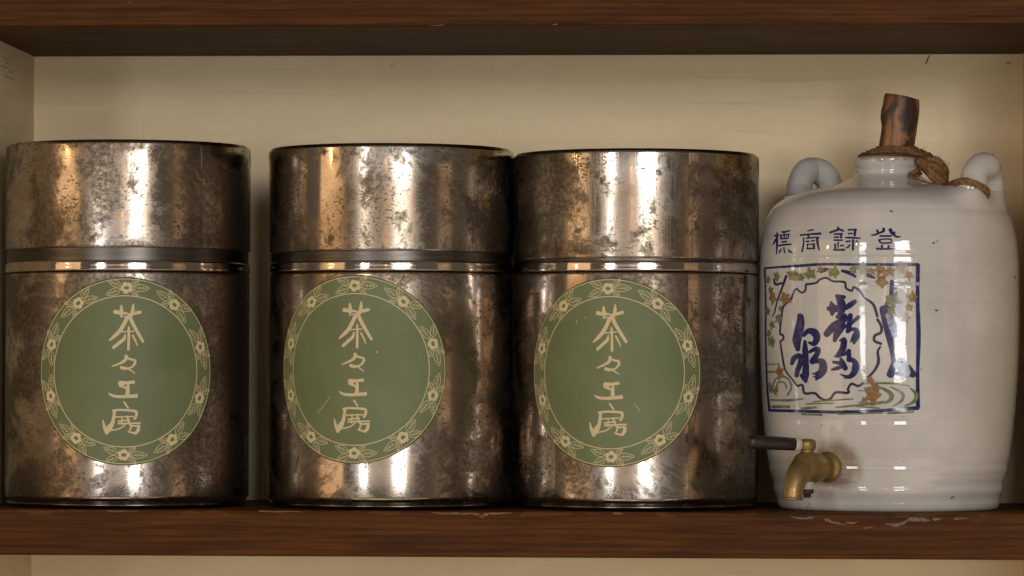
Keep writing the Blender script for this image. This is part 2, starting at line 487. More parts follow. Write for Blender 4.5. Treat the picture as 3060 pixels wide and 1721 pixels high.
def make_label(parent, az0, z0, tilt, marks):
    ct, st = math.cos(tilt), math.sin(tilt)
    def mp(x, y, layer):        # label units, y down, around its centre
        a, b = x * K, -y * K
        a, b = a * ct - b * st, a * st + b * ct
        th = az0 + a / CR
        r = CR + .00042 + layer * .000004
        return Vector((r * math.sin(th), -r * math.cos(th), z0 + b))
    vs, fs = [], []
    nr, na, R = 24, 120, 690.0
    vs.append(mp(0, 0, -10))
    for i in range(1, nr + 1):
        for k in range(na):
            t = 2 * PI * k / na
            rr = R * i / nr * (1 + (.0016 * math.sin(5 * t + z0 * 90) if i == nr else 0))
            vs.append(mp(rr * math.cos(t), rr * math.sin(t), -10))
    for k in range(na):
        fs.append((0, 1 + (k + 1) % na, 1 + k))
    for i in range(nr - 1):
        for k in range(na):
            a, b = 1 + i * na + k, 1 + i * na + (k + 1) % na
            fs.append((a, b, b + na, a + na))
    base = 1 + (nr - 1) * na
    n0 = len(vs)
    for k in range(na):         # paper thickness
        t = 2 * PI * k / na
        vs.append(mp(R * math.cos(t), R * math.sin(t), -115))
    for k in range(na):
        k2 = (k + 1) % na
        fs.append((base + k, base + k2, n0 + k2, n0 + k))
    lab = mesh_obj('label', vs, fs, label_mat(int(z0 * 1e4) % 97), parent)
    lab['label'] = 'round green paper label with cream lettering and flower border'
    for ch in TEA:
        strokes_obj('character', [([(x - 684, y - 720) for x, y in p], wd) for p, wd in ch], mp, M_PRINT, lab)
    for r, lw in ((677, 5.5), (554, 6.5)):
        ring = [(r * math.cos(2 * PI * k / 90), r * math.sin(2 * PI * k / 90)) for k in range(91)]
        mesh_obj('border_line', *stroke_data(ring, lw, mp, 3, n=1, cap=False), M_PRINT, lab)
    for f in range(10):
        A = -PI / 2 + f * PI / 5
        cx, cy = 612 * math.cos(A), 612 * math.sin(A)
        ca, sa = math.cos(A + PI / 2), math.sin(A + PI / 2)
        T = lambda u, v: (cx + ca * u - sa * v, cy + sa * u + ca * v)
        out = []
        for k in range(40):
            t = 2 * PI * k / 40
            out.append((t, 35 + 9 * abs(math.sin(2.5 * t + .4)) ** .7))
        parts = []
        vs, fs = [], []
        for t, rr in out:
            hole = 16 + 3 * math.cos(2 * t)
            vs.append(mp(*T(hole * math.cos(t), hole * math.sin(t)), 3)); vs.append(mp(*T(rr * math.cos(t), rr * math.sin(t)), 3))
        for k in range(40):
            a, b = 2 * k, 2 * ((k + 1) % 40)
            fs.append((a, a + 1, b + 1, b))
        parts.append((vs, fs))
        flip = 1 if f % 2 == 0 else -1
        lay = 5
        for (u, v, an, L, wd) in ((-42, -14, PI + .38, 105, 24), (-42, 12, PI - .36, 115, 25), (40, -10, -.85, 78, 20), (44, -2, .03, 128, 26), (40, 14, .85, 70, 18)):
            u, an = (u, an) if flip > 0 else (-u, PI - an)
            x0, y0 = T(u, v)
            for s in leaf_strokes(x0, y0, A + PI / 2 + an, L, wd, 4.2):
                parts.append(stroke_data(s[0], s[1], mp, lay, 3, cap=False)); lay += 1
        mesh_obj('flower_sprig', *join_data(parts), M_PRINT, lab)
    if marks:
        for q in marks: strokes_obj('scratch', [q], mp, M_PRINT, lab, layer0=20, n=3)
    return lab

def make_canister(px, lid_bottom_px, lid_top_px, mats, az0, lab_px, tilt, rot, label, marks):
    X = at(px, 1000, 0).x
    root = empty('tea_canister', (X, 0, 0))
    tag(root, label, 'canister', 'tarnished tin tea canisters standing on the shelf')
    body_m, lid_m, ring_m = mats
    D = Vector((0, 0, 0))
    holder = root
    zz = lambda y: at(px, y, -CR).z - at(px, 1525.5 + (px - 1168) * .006, -CR).z
    z_lb, z_t = zz(lid_bottom_px), zz(lid_top_px)
    seg = 200
    parts = []
    parts.append(lathe('body', [(.0, .0035), (.0960, .0035), (.0972, .0052), (.0982, .0062), (.0992, .0074), (.0998, .0088), (CR, .0105), (CR, .03), (CR, .1), (CR, z_groove - .003), (CR, z_groove - .0012), (.0996, z_groove - .0004), (.0985, z_groove)], body_m, root, seg))
    parts.append(lathe('base_rim', [(.090, .0003), (.0955, .0), (.0972, .0008), (.0984, .0020), (.0988, .0030), (.0985, .0042), (.0976, .0050), (.0965, .0053)], M_RIM, root, seg))
    zr = z_ring - z_groove
    parts.append(lathe('collar_ring', [(.0975, z_groove + .0003), (.0990, z_groove + .0004), (.1004, z_groove + .0010), (.1008, z_groove + .0018), (.1006, z_groove + .0030), (.10035, z_groove + .005), (.10030, z_ring - .0016), (.1000, z_ring - .0006), (.0990, z_ring)], ring_m, root, seg))
    parts.append(lathe('neck', [(.0992, z_ring - .001), (.0991, z_ring + .004), (.0991, z_lb + .012)], M_NECK, root, seg))
    zl = max(z_lb, z_ring + .0004)
    parts.append(lathe('lid', [(.0993, zl + .002), (.0994, zl + .0004), (.1000, zl), (.1005, zl + .0005), (.1005, zl + .002), (.1005, (zl + z_t) / 2), (.1005, z_t - .0034), (.1004, z_t - .0028), (.1001, z_t - .0021), (.0996, z_t - .0015), (.0989, z_t - .0010), (.0986, z_t - .0009), (.0983, z_t - .0003), (.0979, z_t), (.0972, z_t - .0004), (.0962, z_t - .002), (.05, z_t - .003), (0, z_t - .003)], lid_m, root, seg))
    for p in parts:                      # each tin is turned its own way
        p.rotation_euler.z = rot
    # folded side seam of the lid
    sv, sf = [], []
    for q in (0, 1):
        for z in (zl + .001, z_t - .0045):
            for a, r in ((-.0045, .1006), (-.0038, .1011), (.0, .1011), (.0004, .1006)):
                th = 0.78 + rot * 0 + a * 10 / 1.0 * .1
                sv.append(Vector((r * math.sin(th), -r * math.cos(th), z)))
        break
    sf = [(0, 1, 5, 4), (1, 2, 6, 5), (2, 3, 7, 6)]
    if rot == SEAM_ROT:
        mesh_obj('lid_seam', sv, sf, lid_m, root, smooth=False)
    make_label(root, az0, zz(lab_px), tilt, marks)
    return root
SEAM_ROT = 0.4
def neck_mat():  # dull tin, with the shade of the recess put into its colour
    N = Nodes('dull_shaded_neck')
    c, sep = cyl_coords(N, 9.0)
    f = N.noise(N.scale(c, (30, 400, 1)), 1.0, 4, .6)
    return N.set(Base_Color=N.mix(N.ramp(f, .3, .7), (.070, .061, .052), (.105, .092, .080)), Metallic=1.0, Roughness=.32)
M_NECK = neck_mat()
M_RIM = simple('dark_reflection_rim', (.10, .085, .07), .22, 1.0, var=.3, scale=120)  # the shelf's dark reflection is put into the rim colour
def tins(i, dirt, streak=0.0):
    return (tin_metal('tarnished_tin_body_%d' % i, 3.7 * i + .4, dirt), tin_metal('tarnished_tin_lid_%d' % i, 3.7 * i + 2.1, dirt, streak), tin_metal('polished_tin_%d' % i, 3.7 * i + 3.0, 0, clean=True))
def valpha(px):       # view direction at a canister, so that label positions seen in the photo become real azimuths
    p = at(px, 1000, 0)
    return math.atan2(CAM_LOC.x - p.x, -CAM_LOC.y)
make_canister(382, 737, 414, tins(1, .055), -.02 + valpha(382), 1108, -.012, SEAM_ROT,
              'leftmost tin canister, darkest stained, lid raised highest above its collar', [])
make_canister(1168, 748, 426, tins(2, .02), -.293 + valpha(1168), 1103.5, .0, 1.9,
              'middle tin canister, label turned left and scratched beside its lowest character', [([(-190, 195), (-240, 260), (-300, 320)], [3, 4, 3]), ([(165, -128), (172, -126)], [10, 8])])
make_canister(1900, 772, 443, tins(3, .02, .5), -.2085 + valpha(1900), 1114.5, .02, 3.6,
              'right tin canister beside the white jug, lid pushed fully down', [([(180, 230), (205, 268), (220, 288)], [3, 4, 3]), ([(-250, -390), (-247, -370)], [5, 4]), ([(-185, -405), (-183, -402)], [6, 6])])

# ------------------------------------------------------------------ white glazed jug
JPX = 2655
JC = at(JPX, 1100, 0.0); JC.z = 0
JA = math.atan2(CAM_LOC.x - JC.x, -CAM_LOC.y + JC.y)
def jz(y): return at(JPX, y, -.03).z - JZ0
JZ0 = 0.0
JZ0 = jz(1531.5)
PXM = (at(3000, 900, 0) - at(2400, 900, 0)).x / 600.0
SIL = [(1531, 318), (1527, 326), (1520, 331), (1508, 335), (1490, 338), (1470, 342), (1448, 347), (1430, 351), (1411, 356), (1390, 361), (1370, 364), (1339, 368), (1300, 373), (1280, 375),
       (1225, 380), (1153, 385), (1100, 388), (1050, 390), (982, 391.5), (920, 391.5), (866, 391), (860, 390), (811, 391), (780, 390), (773, 388.5), (760, 388), (740, 387), (725, 385), (705, 380), (683, 376), (660, 369), (640, 360), (622, 347),
       (606, 329), (592, 306), (580, 277), (567, 225), (555, 165), (545, 136), (537, 116), (530, 104), (525, 98.5), (521, 96.5), (519.5, 97.5), (514, 98), (508, 98), (506, 95.5), (504.5, 96), (502, 98.5), (496, 100), (492, 101), (484, 102.5), (477, 102.5), (472, 100), (470, 95), (470, 72), (480, 66), (500, 64)]
prof = [(hw * PXM, jz(y)) for y, hw in SIL]
body_prof = prof[:45]
def _lin(z):
    for (r0, z0), (r1, z1) in zip(body_prof, body_prof[1:]):
        if z0 <= z <= z1 and z1 > z0:
            return r0 + (r1 - r0) * (z - z0) / (z1 - z0)
    return body_prof[0][0] if z < .1 else body_prof[-1][0]
# thrown profile: the traced silhouette smoothed, with the potter's grooves put back
NG, ZG = 700, jz(560)
GRID = [_lin(ZG * i / NG) for i in range(NG + 1)]
for hw_mm in (7.0, 5.0):
    src = list(GRID)
    for i in range(NG + 1):
        z = ZG * i / NG
        m = hw_mm * .001 * min(1, max(.0, (z - .006) / .03)) * min(1, max(.25, (jz(650) - z) / .02))
        n_ = int(m / (ZG / NG))
        if n_ > 0:
            n_ = min(n_, i, NG - i)
            GRID[i] = sum(src[i - n_:i + n_ + 1]) / (2 * n_ + 1)
GROOVES = [(775, -.00035, .0011), (863, -.00028, .0010), (1238, .00030, .0012), (1262, -.00030, .0016), (1392, -.00045, .0016), (1412, .00040, .0018), (1452, -.0007, .0026), (1470, .0006, .0022), (1498, -.0007, .0025), (640, -.0003, .0012), (690, .0002, .0014)]
GROOVES = [(jz(y), a, sg) for y, a, sg in GROOVES]
def jug_r(z):
    t = min(max(z / ZG, 0), .9999) * NG
    i = int(t)
    r = GRID[i] + (GRID[i + 1] - GRID[i]) * (t - i)
    for z0, a, sg in GROOVES:
        if abs(z - z0) < 4 * sg: r += a * math.exp(-((z - z0) / sg) ** 2 / 2)
    return r
TAP_AZ = math.asin((2481 - JPX) / 366.0) + JA
tap_z = at(2481, 1396, -.09).z
def boss(az, z):
    da = (az - TAP_AZ + PI) % (2 * PI) - PI
    d2 = (da * .1) ** 2 + (z - tap_z) ** 2
    return .0032 * math.exp(-d2 / (2 * .0135 ** 2))

FEET = []
for az, rad, half, tw_ in ((math.radians(61) + JA, .0850, .0170, .05), (math.radians(-133) + JA, .0830, .0170, -.15)):
    c_ = Vector((rad * math.sin(az), -rad * math.cos(az), 0)); t_ = Vector((math.cos(az + tw_), math.sin(az + tw_), 0))
    FEET += [c_ + t_ * half * q for q in (-1.08, 1.08)]
def feet_lift(x, y):
    return sum(.0085 * math.exp(-((x - f.x) ** 2 + (y - f.y) ** 2) / (2 * .0115 ** 2)) for f in FEET)
jug = empty('water_jug', JC)
tag(jug, 'white glazed ceramic jug with blue brushed writing, brass tap and two ear handles', 'jug')

M_GLAZE = None
def glaze_mat():
    N = Nodes('white_glaze')
    o = N.obj()
    b = N.noise(o, 14, 4)
    ban = N.noise(N.scale(o, (1, 1, 55)), 1.3, 4, .6)
    c = N.mix(N.ramp(b, .35, .7), (.425, .395, .36), (.515, .48, .44))
    c = N.mix(N.ramp(ban, .5, .75, 0, .32), c, (.315, .295, .272))
    sp = N.ramp(N.noise(o, 210, 1, .3), .80, .83)
    c = N.mix(N.math('MULTIPLY', sp, .8), c, (.12, .07, .05))
    # grime where the cloth sits on the lip
    sp3 = N.n('ShaderNodeSeparateXYZ'); N.l(o, sp3.inputs[0])
    lipm = N.ramp(N.math('ADD', sp3.outputs[2], N.math('MULTIPLY', N.math('SUBTRACT', N.noise(o, 130, 3), .5), .012)), jz(490), jz(474), 0, .75)
    rad = N.math('SQRT', N.math('ADD', N.math('POWER', sp3.outputs[0], 2), N.math('POWER', sp3.outputs[1], 2)))
    lipm = N.math('MULTIPLY', lipm, N.ramp(rad, .034, .040, 1, 0))
    c = N.mix(lipm, c, (.20, .125, .06))
    # rust stain weeping round the brass tap
    m = N.n('ShaderNodeVectorMath', operation='DISTANCE')
    N.l(o, m.inputs[0])
    rr = jug_r(tap_z)
    m.inputs[1].default_value = (rr * math.sin(TAP_AZ + .07), -rr * math.cos(TAP_AZ + .07), tap_z + .002)
    st = N.ramp(N.math('ADD', m.outputs['Value'], N.math('MULTIPLY', N.math('SUBTRACT', N.noise(o, 90, 3), .5), .012)), .013, .025, .75, 0)
    c = N.mix(st, c, (.16, .085, .04))
    h = N.math('ADD', N.noise(o, 38, 2), N.math('MULTIPLY', N.noise(o, 260, 2), .10))
    N.bump(h, .12, .0016)
    return N.set(Base_Color=c, Roughness=.035, Specular_IOR_Level=.55)
M_GLAZE = glaze_mat()

rows = []
zs = []
za, zb = body_prof[1][1], body_prof[33][1]
nz = 330
for i in range(nz + 1):
    zs.append(za + (zb - za) * i / nz)
SEGJ = 220
vs, fs = [], []
ringsJ = [(body_prof[0][0] - .006, 0.0006), (body_prof[0][0], 0.0)] + [(None, z) for z in zs] + prof[34:]
for r, z in ringsJ:
    for k in range(SEGJ):
        az = 2 * PI * k / SEGJ
        q = jug_r(z) + boss(az, z) if r is None else r
        q *= 1 + .0025 * math.sin(az * 2 + 1.1) + .0012 * math.sin(az * 3 + z * 20)
        x, y, zz = q * math.sin(az), -q * math.cos(az), z
        if jz(640) < z < jz(528):
            f = feet_lift(x, y)
            k_ = min(1, max(0, (z - jz(640)) / (jz(605) - jz(640))))
            zz += f * k_; x += .9 * f * k_ * math.sin(az); y -= .9 * f * k_ * math.cos(az)
        vs.append(Vector((x, y, zz)))
for i in range(len(ringsJ) - 1):
    for k in range(SEGJ):
        k2 = (k + 1) % SEGJ
        fs.append((i * SEGJ + k, i * SEGJ + k2, (i + 1) * SEGJ + k2, (i + 1) * SEGJ + k))
mesh_obj('body', vs, fs, M_GLAZE, jug)

def jug_handle(az, rad, half, height, tr, zoff, twist):
    c = Vector((rad * math.sin(az), -rad * math.cos(az), 0))
    zsh = min(z for r, z in prof[28:42] if r <= rad + .004) + zoff
    t = Vector((math.cos(az + twist), math.sin(az + twist), 0))
    o = Vector((math.sin(az), -math.cos(az), 0))
    pts, rad_ = [], []
    for s, h, q in ((-1.35, -.42, .95), (-1.10, -.02, 1.0), (-.98, .35, 1.0), (-.82, .72, .98), (-.45, .96, 1.0), (0, 1.02, 1.0), (.45, .94, .98), (.8, .68, .95), (.98, .3, 1.0), (1.12, -.05, 1.05), (1.25, -.42, 1.0)):
        pts.append(c + t * half * s + o * (.004 * (1 - abs(s)) - (.015 if abs(s) > 1.2 else .005 if abs(s) > 1.05 else 0)) + Vector((0, 0, zsh + height * h)))
        rad_.append(tr * q)
    return mesh_obj('handle', *tube_data(pts, rad_, 18, 5), M_GLAZE, jug)
jug_handle(math.radians(61) + JA, .0850, .0170, .0235, .0112, -.001, .05)
jug_handle(math.radians(-133) + JA, .0830, .0170, .0240, .0112, .001, -.15)

# --- painted decoration: every stroke lies on the glaze
def on_jug(px, py, layer):
    d = ray(px, py)
    z = (CAM_LOC + d * 3.1).z
    p = None
    for _ in range(5):
        R = jug_r(z) + .00012 + layer * .000004
        ox, oy = CAM_LOC.x - JC.x, CAM_LOC.y - JC.y
        A, B, C = d.x ** 2 + d.y ** 2, 2 * (ox * d.x + oy * d.y), ox * ox + oy * oy - R * R
        disc = max(B * B - 4 * A * C, 0)
        t = (-B - math.sqrt(disc)) / (2 * A)
        z = (CAM_LOC + d * t).z
    p = CAM_LOC + d * t - JC
    az = math.atan2(p.x, -p.y)
    q = 1 + .0025 * math.sin(az * 2 + 1.1) + .0012 * math.sin(az * 3 + p.z * 20)
    rr = math.hypot(p.x, p.y)
    R *= q
    return Vector((p.x * R / rr, p.y * R / rr, p.z))

def ink(name, a, b, rough=.12):
    N = Nodes(name)
    o = N.obj()
    f = N.noise(N.scale(o, (1, 1, 1.8)), 170, 4, .65, .4)
    return N.set(Base_Color=N.mix(N.ramp(f, .33, .68), a, b), Roughness=rough)
INK = ink('cobalt_ink', (.008, .009, .050), (.022, .024, .105))
INK_DK = ink('dark_ink', (.016, .010, .030), (.045, .03, .075))
INK_PALE = ink('pale_cobalt_wash', (.10, .12, .24), (.34, .34, .38))
OLIVE = ink('olive_wash', (.115, .100, .030), (.23, .195, .085))
GREEN = ink('green_wash', (.085, .105, .032), (.20, .21, .095))
RUST = ink('rust_wash', (.160, .080, .026), (.27, .160, .075))
WATER = ink('water_wash', (.085, .100, .040), (.19, .20, .11))

def conv(strokes, ox, oy, s, g=1.0):
    return [(zC(p, ox, oy, s), [x * g / s for x in (wd if isinstance(wd, (list, tuple)) else [wd] * len(p))]) for p, wd in strokes]
cA = lambda S: conv(S, 2290, 660, 12.075, 1.15)
cB = lambda S: conv(S, 2470, 660, 9.2, 1.15)
cC = lambda S: conv(S, 2320, 860, 4.83)
cD = lambda S, g=1.2: conv(S, 2250, 640, 2.3375, g)

CH_HYO = [([(380, 420), (380, 700), (365, 1195)], [50, 80, 40]), ([(285, 535), (380, 525), (465, 490)], [60, 50, 30]), ([(345, 660), (270, 790), (235, 870)], [70, 55, 20]), ([(570, 400), (700, 390), (850, 350)], [60, 55, 40]),
          ([(520, 510), (525, 650)], 60), ([(500, 520), (660, 500), (825, 480)], 40), ([(815, 490), (770, 640)], 40), ([(510, 650), (770, 630)], 40), ([(640, 420), (640, 640)], 45), ([(722, 480), (715, 630)], 26),
          ([(560, 765), (725, 745)], 58), ([(440, 895), (650, 860), (885, 840)], [60, 55, 55]), ([(540, 1010), (465, 1135)], [40, 60]), ([(635, 960), (640, 1050), (665, 1165)], [45, 50, 30]), ([(780, 1030), (850, 1110), (940, 1145)], [30, 70, 30])]
CH_SHO = [([(1470, 370), (1600, 335), (1710, 320)], [25, 60, 30]), ([(1230, 515), (1600, 480), (1960, 455)], [60, 60, 75]), ([(1520, 500), (1520, 620)], 60), ([(1440, 630), (1650, 605), (1900, 600)], 48),
          ([(1345, 620), (1340, 850), (1285, 1110)], [55, 60, 60]), ([(1835, 600), (1850, 800), (1910, 1050)], [80, 75, 50]), ([(1435, 745), (1540, 735)], 55), ([(1630, 720), (1735, 710)], 50),
          ([(1460, 845), (1735, 835)], 40), ([(1480, 850), (1490, 1010)], 40), ([(1715, 830), (1715, 1000)], 68), ([(1465, 1000), (1740, 990)], 50)]
CH_ROKU = [([(95, 320), (180, 290), (310, 240), (320, 180)], [50, 50, 60, 60]), ([(320, 230), (400, 250), (465, 275)], 50), ([(215, 365), (430, 355)], 45), ([(405, 350), (400, 460)], 55), ([(210, 450), (335, 445)], 40),
           ([(210, 530), (430, 530)], 45), ([(240, 640), (240, 790)], 60), ([(320, 590), (320, 740)], [50, 30]), ([(380, 680), (460, 675)], 45), ([(205, 795), (485, 795)], 55), ([(600, 245), (820, 240)], 45), ([(790, 230), (775, 400)], 60),
           ([(595, 350), (715, 345)], 40), ([(500, 465), (620, 460), (920, 475)], [20, 50, 40]), ([(730, 530), (725, 790)], 60), ([(540, 570), (650, 555)], 45), ([(640, 660), (590, 720), (530, 745)], [40, 45, 20]),
           ([(810, 550), (880, 565)], [40, 22]), ([(860, 640), (970, 685)], [30, 20])]
CH_TO = [([(1565, 215), (1570, 280), (1450, 330), (1330, 380), (1230, 390)], [70, 60, 50, 45, 30]), ([(1390, 260), (1420, 320)], 55), ([(1750, 240), (1790, 320), (1860, 390), (1940, 440), (2030, 430)], [90, 80, 60, 50, 30]),
         ([(1870, 310), (1850, 370)], 50), ([(1470, 415), (1780, 415)], 45), ([(1440, 530), (1560, 500), (1760, 505), (1785, 560), (1770, 600)], [50, 35, 40, 35, 30]), ([(1440, 540), (1500, 600), (1620, 610), (1780, 600)], [50, 40, 40, 40]),
         ([(1520, 680), (1530, 760)], 60), ([(1710, 690), (1700, 760)], 60), ([(1375, 765), (1600, 770), (1880, 770)], [55, 55, 35])]
BLEED = ink('cobalt_bleed', (.17, .17, .27), (.30, .285, .30))
def bleed(S, extra):
    for q in S: strokes_obj('ink_bleed', [(q[0], [x + extra for x in q[1]])], on_jug, BLEED, jug, layer0=-22)
for S in (cA(CH_HYO), cA(CH_SHO), cB(CH_ROKU), cB(CH_TO)):
    strokes_obj('character', S, on_jug, INK, jug)
SPRING = [([(335, 395), (350, 480), (325, 620), (295, 760), (310, 890)], [70, 115, 135, 135, 70]), ([(318, 390), (330, 430)], [20, 40]), ([(375, 388), (380, 430)], [20, 40]),
          ([(390, 690), (460, 625), (550, 645), (585, 720), (545, 805), (462, 788)], [50, 80, 115, 105, 80, 30]),
          ([(412, 772), (415, 900), (425, 1100), (420, 1250), (422, 1355)], [50, 90, 90, 110, 50]), ([(355, 1260), (400, 1320)], [50, 60]),
          ([(222, 1095), (250, 1020), (315, 982), (350, 1000), (340, 1100), (300, 1200), (288, 1270)], [55, 80, 75, 70, 80, 80, 65]),
          ([(470, 930), (560, 885), (608, 893), (580, 970), (515, 1055), (525, 1080)], [40, 70, 70, 80, 75, 60]),
          ([(510, 1072), (600, 1055), (665, 1080), (672, 1180), (620, 1260), (570, 1325)], [60, 75, 110, 125, 110, 30]), ([(620, 1225), (515, 1245)], [60, 15]), ([(625, 1255), (530, 1290)], [60, 15])]
CRANE = [([(870, 112), (930, 200), (950, 300), (905, 420)], [50, 120, 115, 60]), ([(900, 112), (985, 135)], [40, 50]), ([(790, 205), (812, 290), (805, 385)], [30, 135, 50]), ([(752, 300), (880, 300)], [70, 110]),
         ([(1000, 290), (1070, 245), (1138, 195)], [70, 85, 60]), ([(880, 420), (990, 405), (950, 480), (830, 560), (722, 670)], [60, 70, 110, 125, 95]), ([(1000, 545), (920, 600), (870, 680), (840, 765)], [55, 110, 100, 55]),
         ([(1070, 392), (1060, 480), (1040, 620)], [70, 80, 75]), ([(1040, 560), (1120, 480), (1190, 420)], [40, 50, 60]), ([(1022, 635), (1100, 595), (1160, 625), (1150, 700), (1118, 800)], [50, 50, 80, 120, 40]), ([(1110, 720), (1070, 785)], [60, 15]),
         ([(922, 762), (980, 742), (1000, 800)], [40, 60, 50]), ([(980, 765), (960, 880), (905, 965), (850, 990)], [90, 100, 90, 35]), ([(900, 968), (1000, 950), (1050, 905)], [60, 50, 60]), ([(1050, 905), (1048, 1045)], [60, 72]),
         ([(1060, 1030), (1130, 1065), (1145, 1150), (1115, 1235), (1040, 1285), (920, 1248)], [70, 75, 110, 90, 60, 15]), ([(1100, 1265), (980, 1308)], [50, 15]), ([(820, 1070), (920, 1090), (960, 1130)], [40, 60, 80]),
         ([(932, 1022), (950, 1080), (1000, 1165)], [40, 90, 75]), ([(802, 1182), (880, 1160), (940, 1140)], [35, 60, 50])]
strokes_obj('character', cC(SPRING), on_jug, INK, jug, n=7)
strokes_obj('character', cC(CRANE), on_jug, INK, jug, n=7)
FRAME = [([(84, 376), (300, 362), (500, 350), (800, 352), (1150, 352)], [11, 14, 15, 16, 18]), ([(1152, 356), (1150, 600), (1156, 850), (1150, 1100), (1152, 1350)], [22, 20, 25, 18, 22]),
         ([(1150, 1354), (900, 1372), (600, 1382), (300, 1375), (112, 1370)], [22, 18, 19, 17, 16]), ([(80, 378), (86, 600), (86, 900), (96, 1200), (112, 1368)], [9, 8, 8, 9, 12])]
bleed(cD(FRAME), 3.0)
strokes_obj('painted_frame', cD(FRAME), on_jug, INK, jug, n=14)
CART = [([(370, 490), (440, 480), (470, 455), (515, 445), (560, 468), (640, 475), (650, 515), (690, 535), (705, 510), (745, 535), (772, 575)], 13), ([(780, 585), (840, 630), (870, 715)], [11, 17, 17]),
        ([(870, 735), (895, 780), (895, 825), (852, 848), (850, 885), (895, 905)], 17), ([(890, 925), (872, 960), (877, 1030), (850, 1090), (800, 1145)], [12, 15, 20, 16, 14]),
        ([(770, 1180), (735, 1200), (690, 1185), (665, 1220), (665, 1248), (580, 1245), (545, 1285), (510, 1300), (465, 1280), (430, 1250), (360, 1250), (345, 1195), (310, 1200)], 15),
        ([(312, 1205), (270, 1150), (225, 1090), (205, 1000), (188, 890)], [10, 9, 10, 12, 10]), ([(188, 890), (212, 868), (205, 842), (187, 828), (200, 700), (215, 640), (265, 597)], 12), ([(265, 597), (290, 532), (305, 520)], [15, 10, 8]), ([(305, 520), (340, 548), (366, 530), (370, 490)], 12)]
strokes_obj('painted_cartouche', cD(CART), on_jug, INK_DK, jug, n=6)
TREE = [([(972, 470), (966, 565)], [26, 24]), ([(968, 520), (1022, 508)], [24, 10]), ([(916, 662), (930, 740), (948, 830), (972, 960), (985, 1050)], [56, 52, 46, 26, 26]), ([(930, 662), (992, 676)], [50, 18]), ([(985, 1040), (960, 1122)], [34, 46]),
        ([(1085, 1065), (1120, 1122)], [30, 40]), ([(1000, 1112), (1120, 1125)], 22), ([(450, 402), (500, 382), (548, 392)], [10, 14, 12]), ([(470, 410), (512, 393)], [6, 12]), ([(622, 395), (680, 412), (717, 437)], [16, 24, 14]), ([(800, 424), (850, 445)], [26, 12]),
        ([(145, 455), (158, 490), (205, 480)], [10, 16, 12]), ([(232, 432), (200, 520), (170, 600), (150, 680), (135, 718)], [16, 12, 9, 8, 6])]
strokes_obj('painted_trunk', cD(TREE[:7]), on_jug, INK, jug)
for q in cD(TREE[7:]): strokes_obj('painted_branch', [q], on_jug, INK, jug, layer0=8)
WASH = [([(1010, 640), (1000, 700)], [30, 20]), ([(1040, 1060), (1060, 1110)], [60, 70]), ([(950, 700), (975, 780), (990, 850)], [40, 50, 30]), ([(1010, 1060), (1040, 1020), (1070, 1080)], [50, 30, 40])]
strokes_obj('painted_bark_wash', cD(WASH), on_jug, INK_PALE, jug, layer0=14)
def star(cx, cy, s, ph, layer, sq=1.0):
    out = []
    for k in range(10):
        r = s * (random.uniform(.85, 1.35) if k % 2 == 0 else random.uniform(.5, .8))
        a = ph + k * PI / 5 + random.uniform(-.16, .16)
        out.append(((cx + r * math.cos(a) * sq) / 2.3375 + 2250, (cy + r * math.sin(a)) / 2.3375 + 640))
    return fan_data(cx / 2.3375 + 2250, cy / 2.3375 + 640, out, on_jug, layer)
LEAVES = [(100, 460, 28, OLIVE), (165, 432, 30, GREEN), (280, 425, 38, OLIVE), (400, 415, 40, OLIVE), (565, 408, 40, GREEN), (770, 392, 40, OLIVE), (890, 390, 36, RUST), (1035, 382, 36, RUST), (900, 465, 44, RUST), (1055, 490, 46, OLIVE),
          (775, 502, 32, GREEN), (972, 605, 52, GREEN), (1118, 585, 34, RUST), (1065, 725, 28, RUST), (135, 585, 40, RUST), (225, 590, 36, RUST), (100, 680, 28, RUST), (128, 770, 28, OLIVE), (176, 730, 34, GREEN), (128, 890, 36, GREEN),
          (185, 1105, 42, RUST), (818, 1160, 28, RUST), (830, 1255, 54, RUST), (780, 1302, 22, RUST), (160, 1225, 20, RUST), (335, 440, 26, GREEN), (470, 385, 22, OLIVE), (700, 385, 26, GREEN), (830, 400, 26, OLIVE), (960, 400, 30, OLIVE), (1090, 430, 28, RUST), (120, 530, 24, OLIVE), (190, 660, 22, OLIVE), (1090, 650, 26, GREEN), (960, 680, 30, OLIVE), (110, 830, 22, RUST), (860, 1205, 30, RUST)]
for i, (x, y, s, m) in enumerate(LEAVES):
    mesh_obj('painted_leaf', *star(x, y, s * 1.25, random.uniform(0, 6), 40 + i, .62 if x < 200 else .95), m, jug)
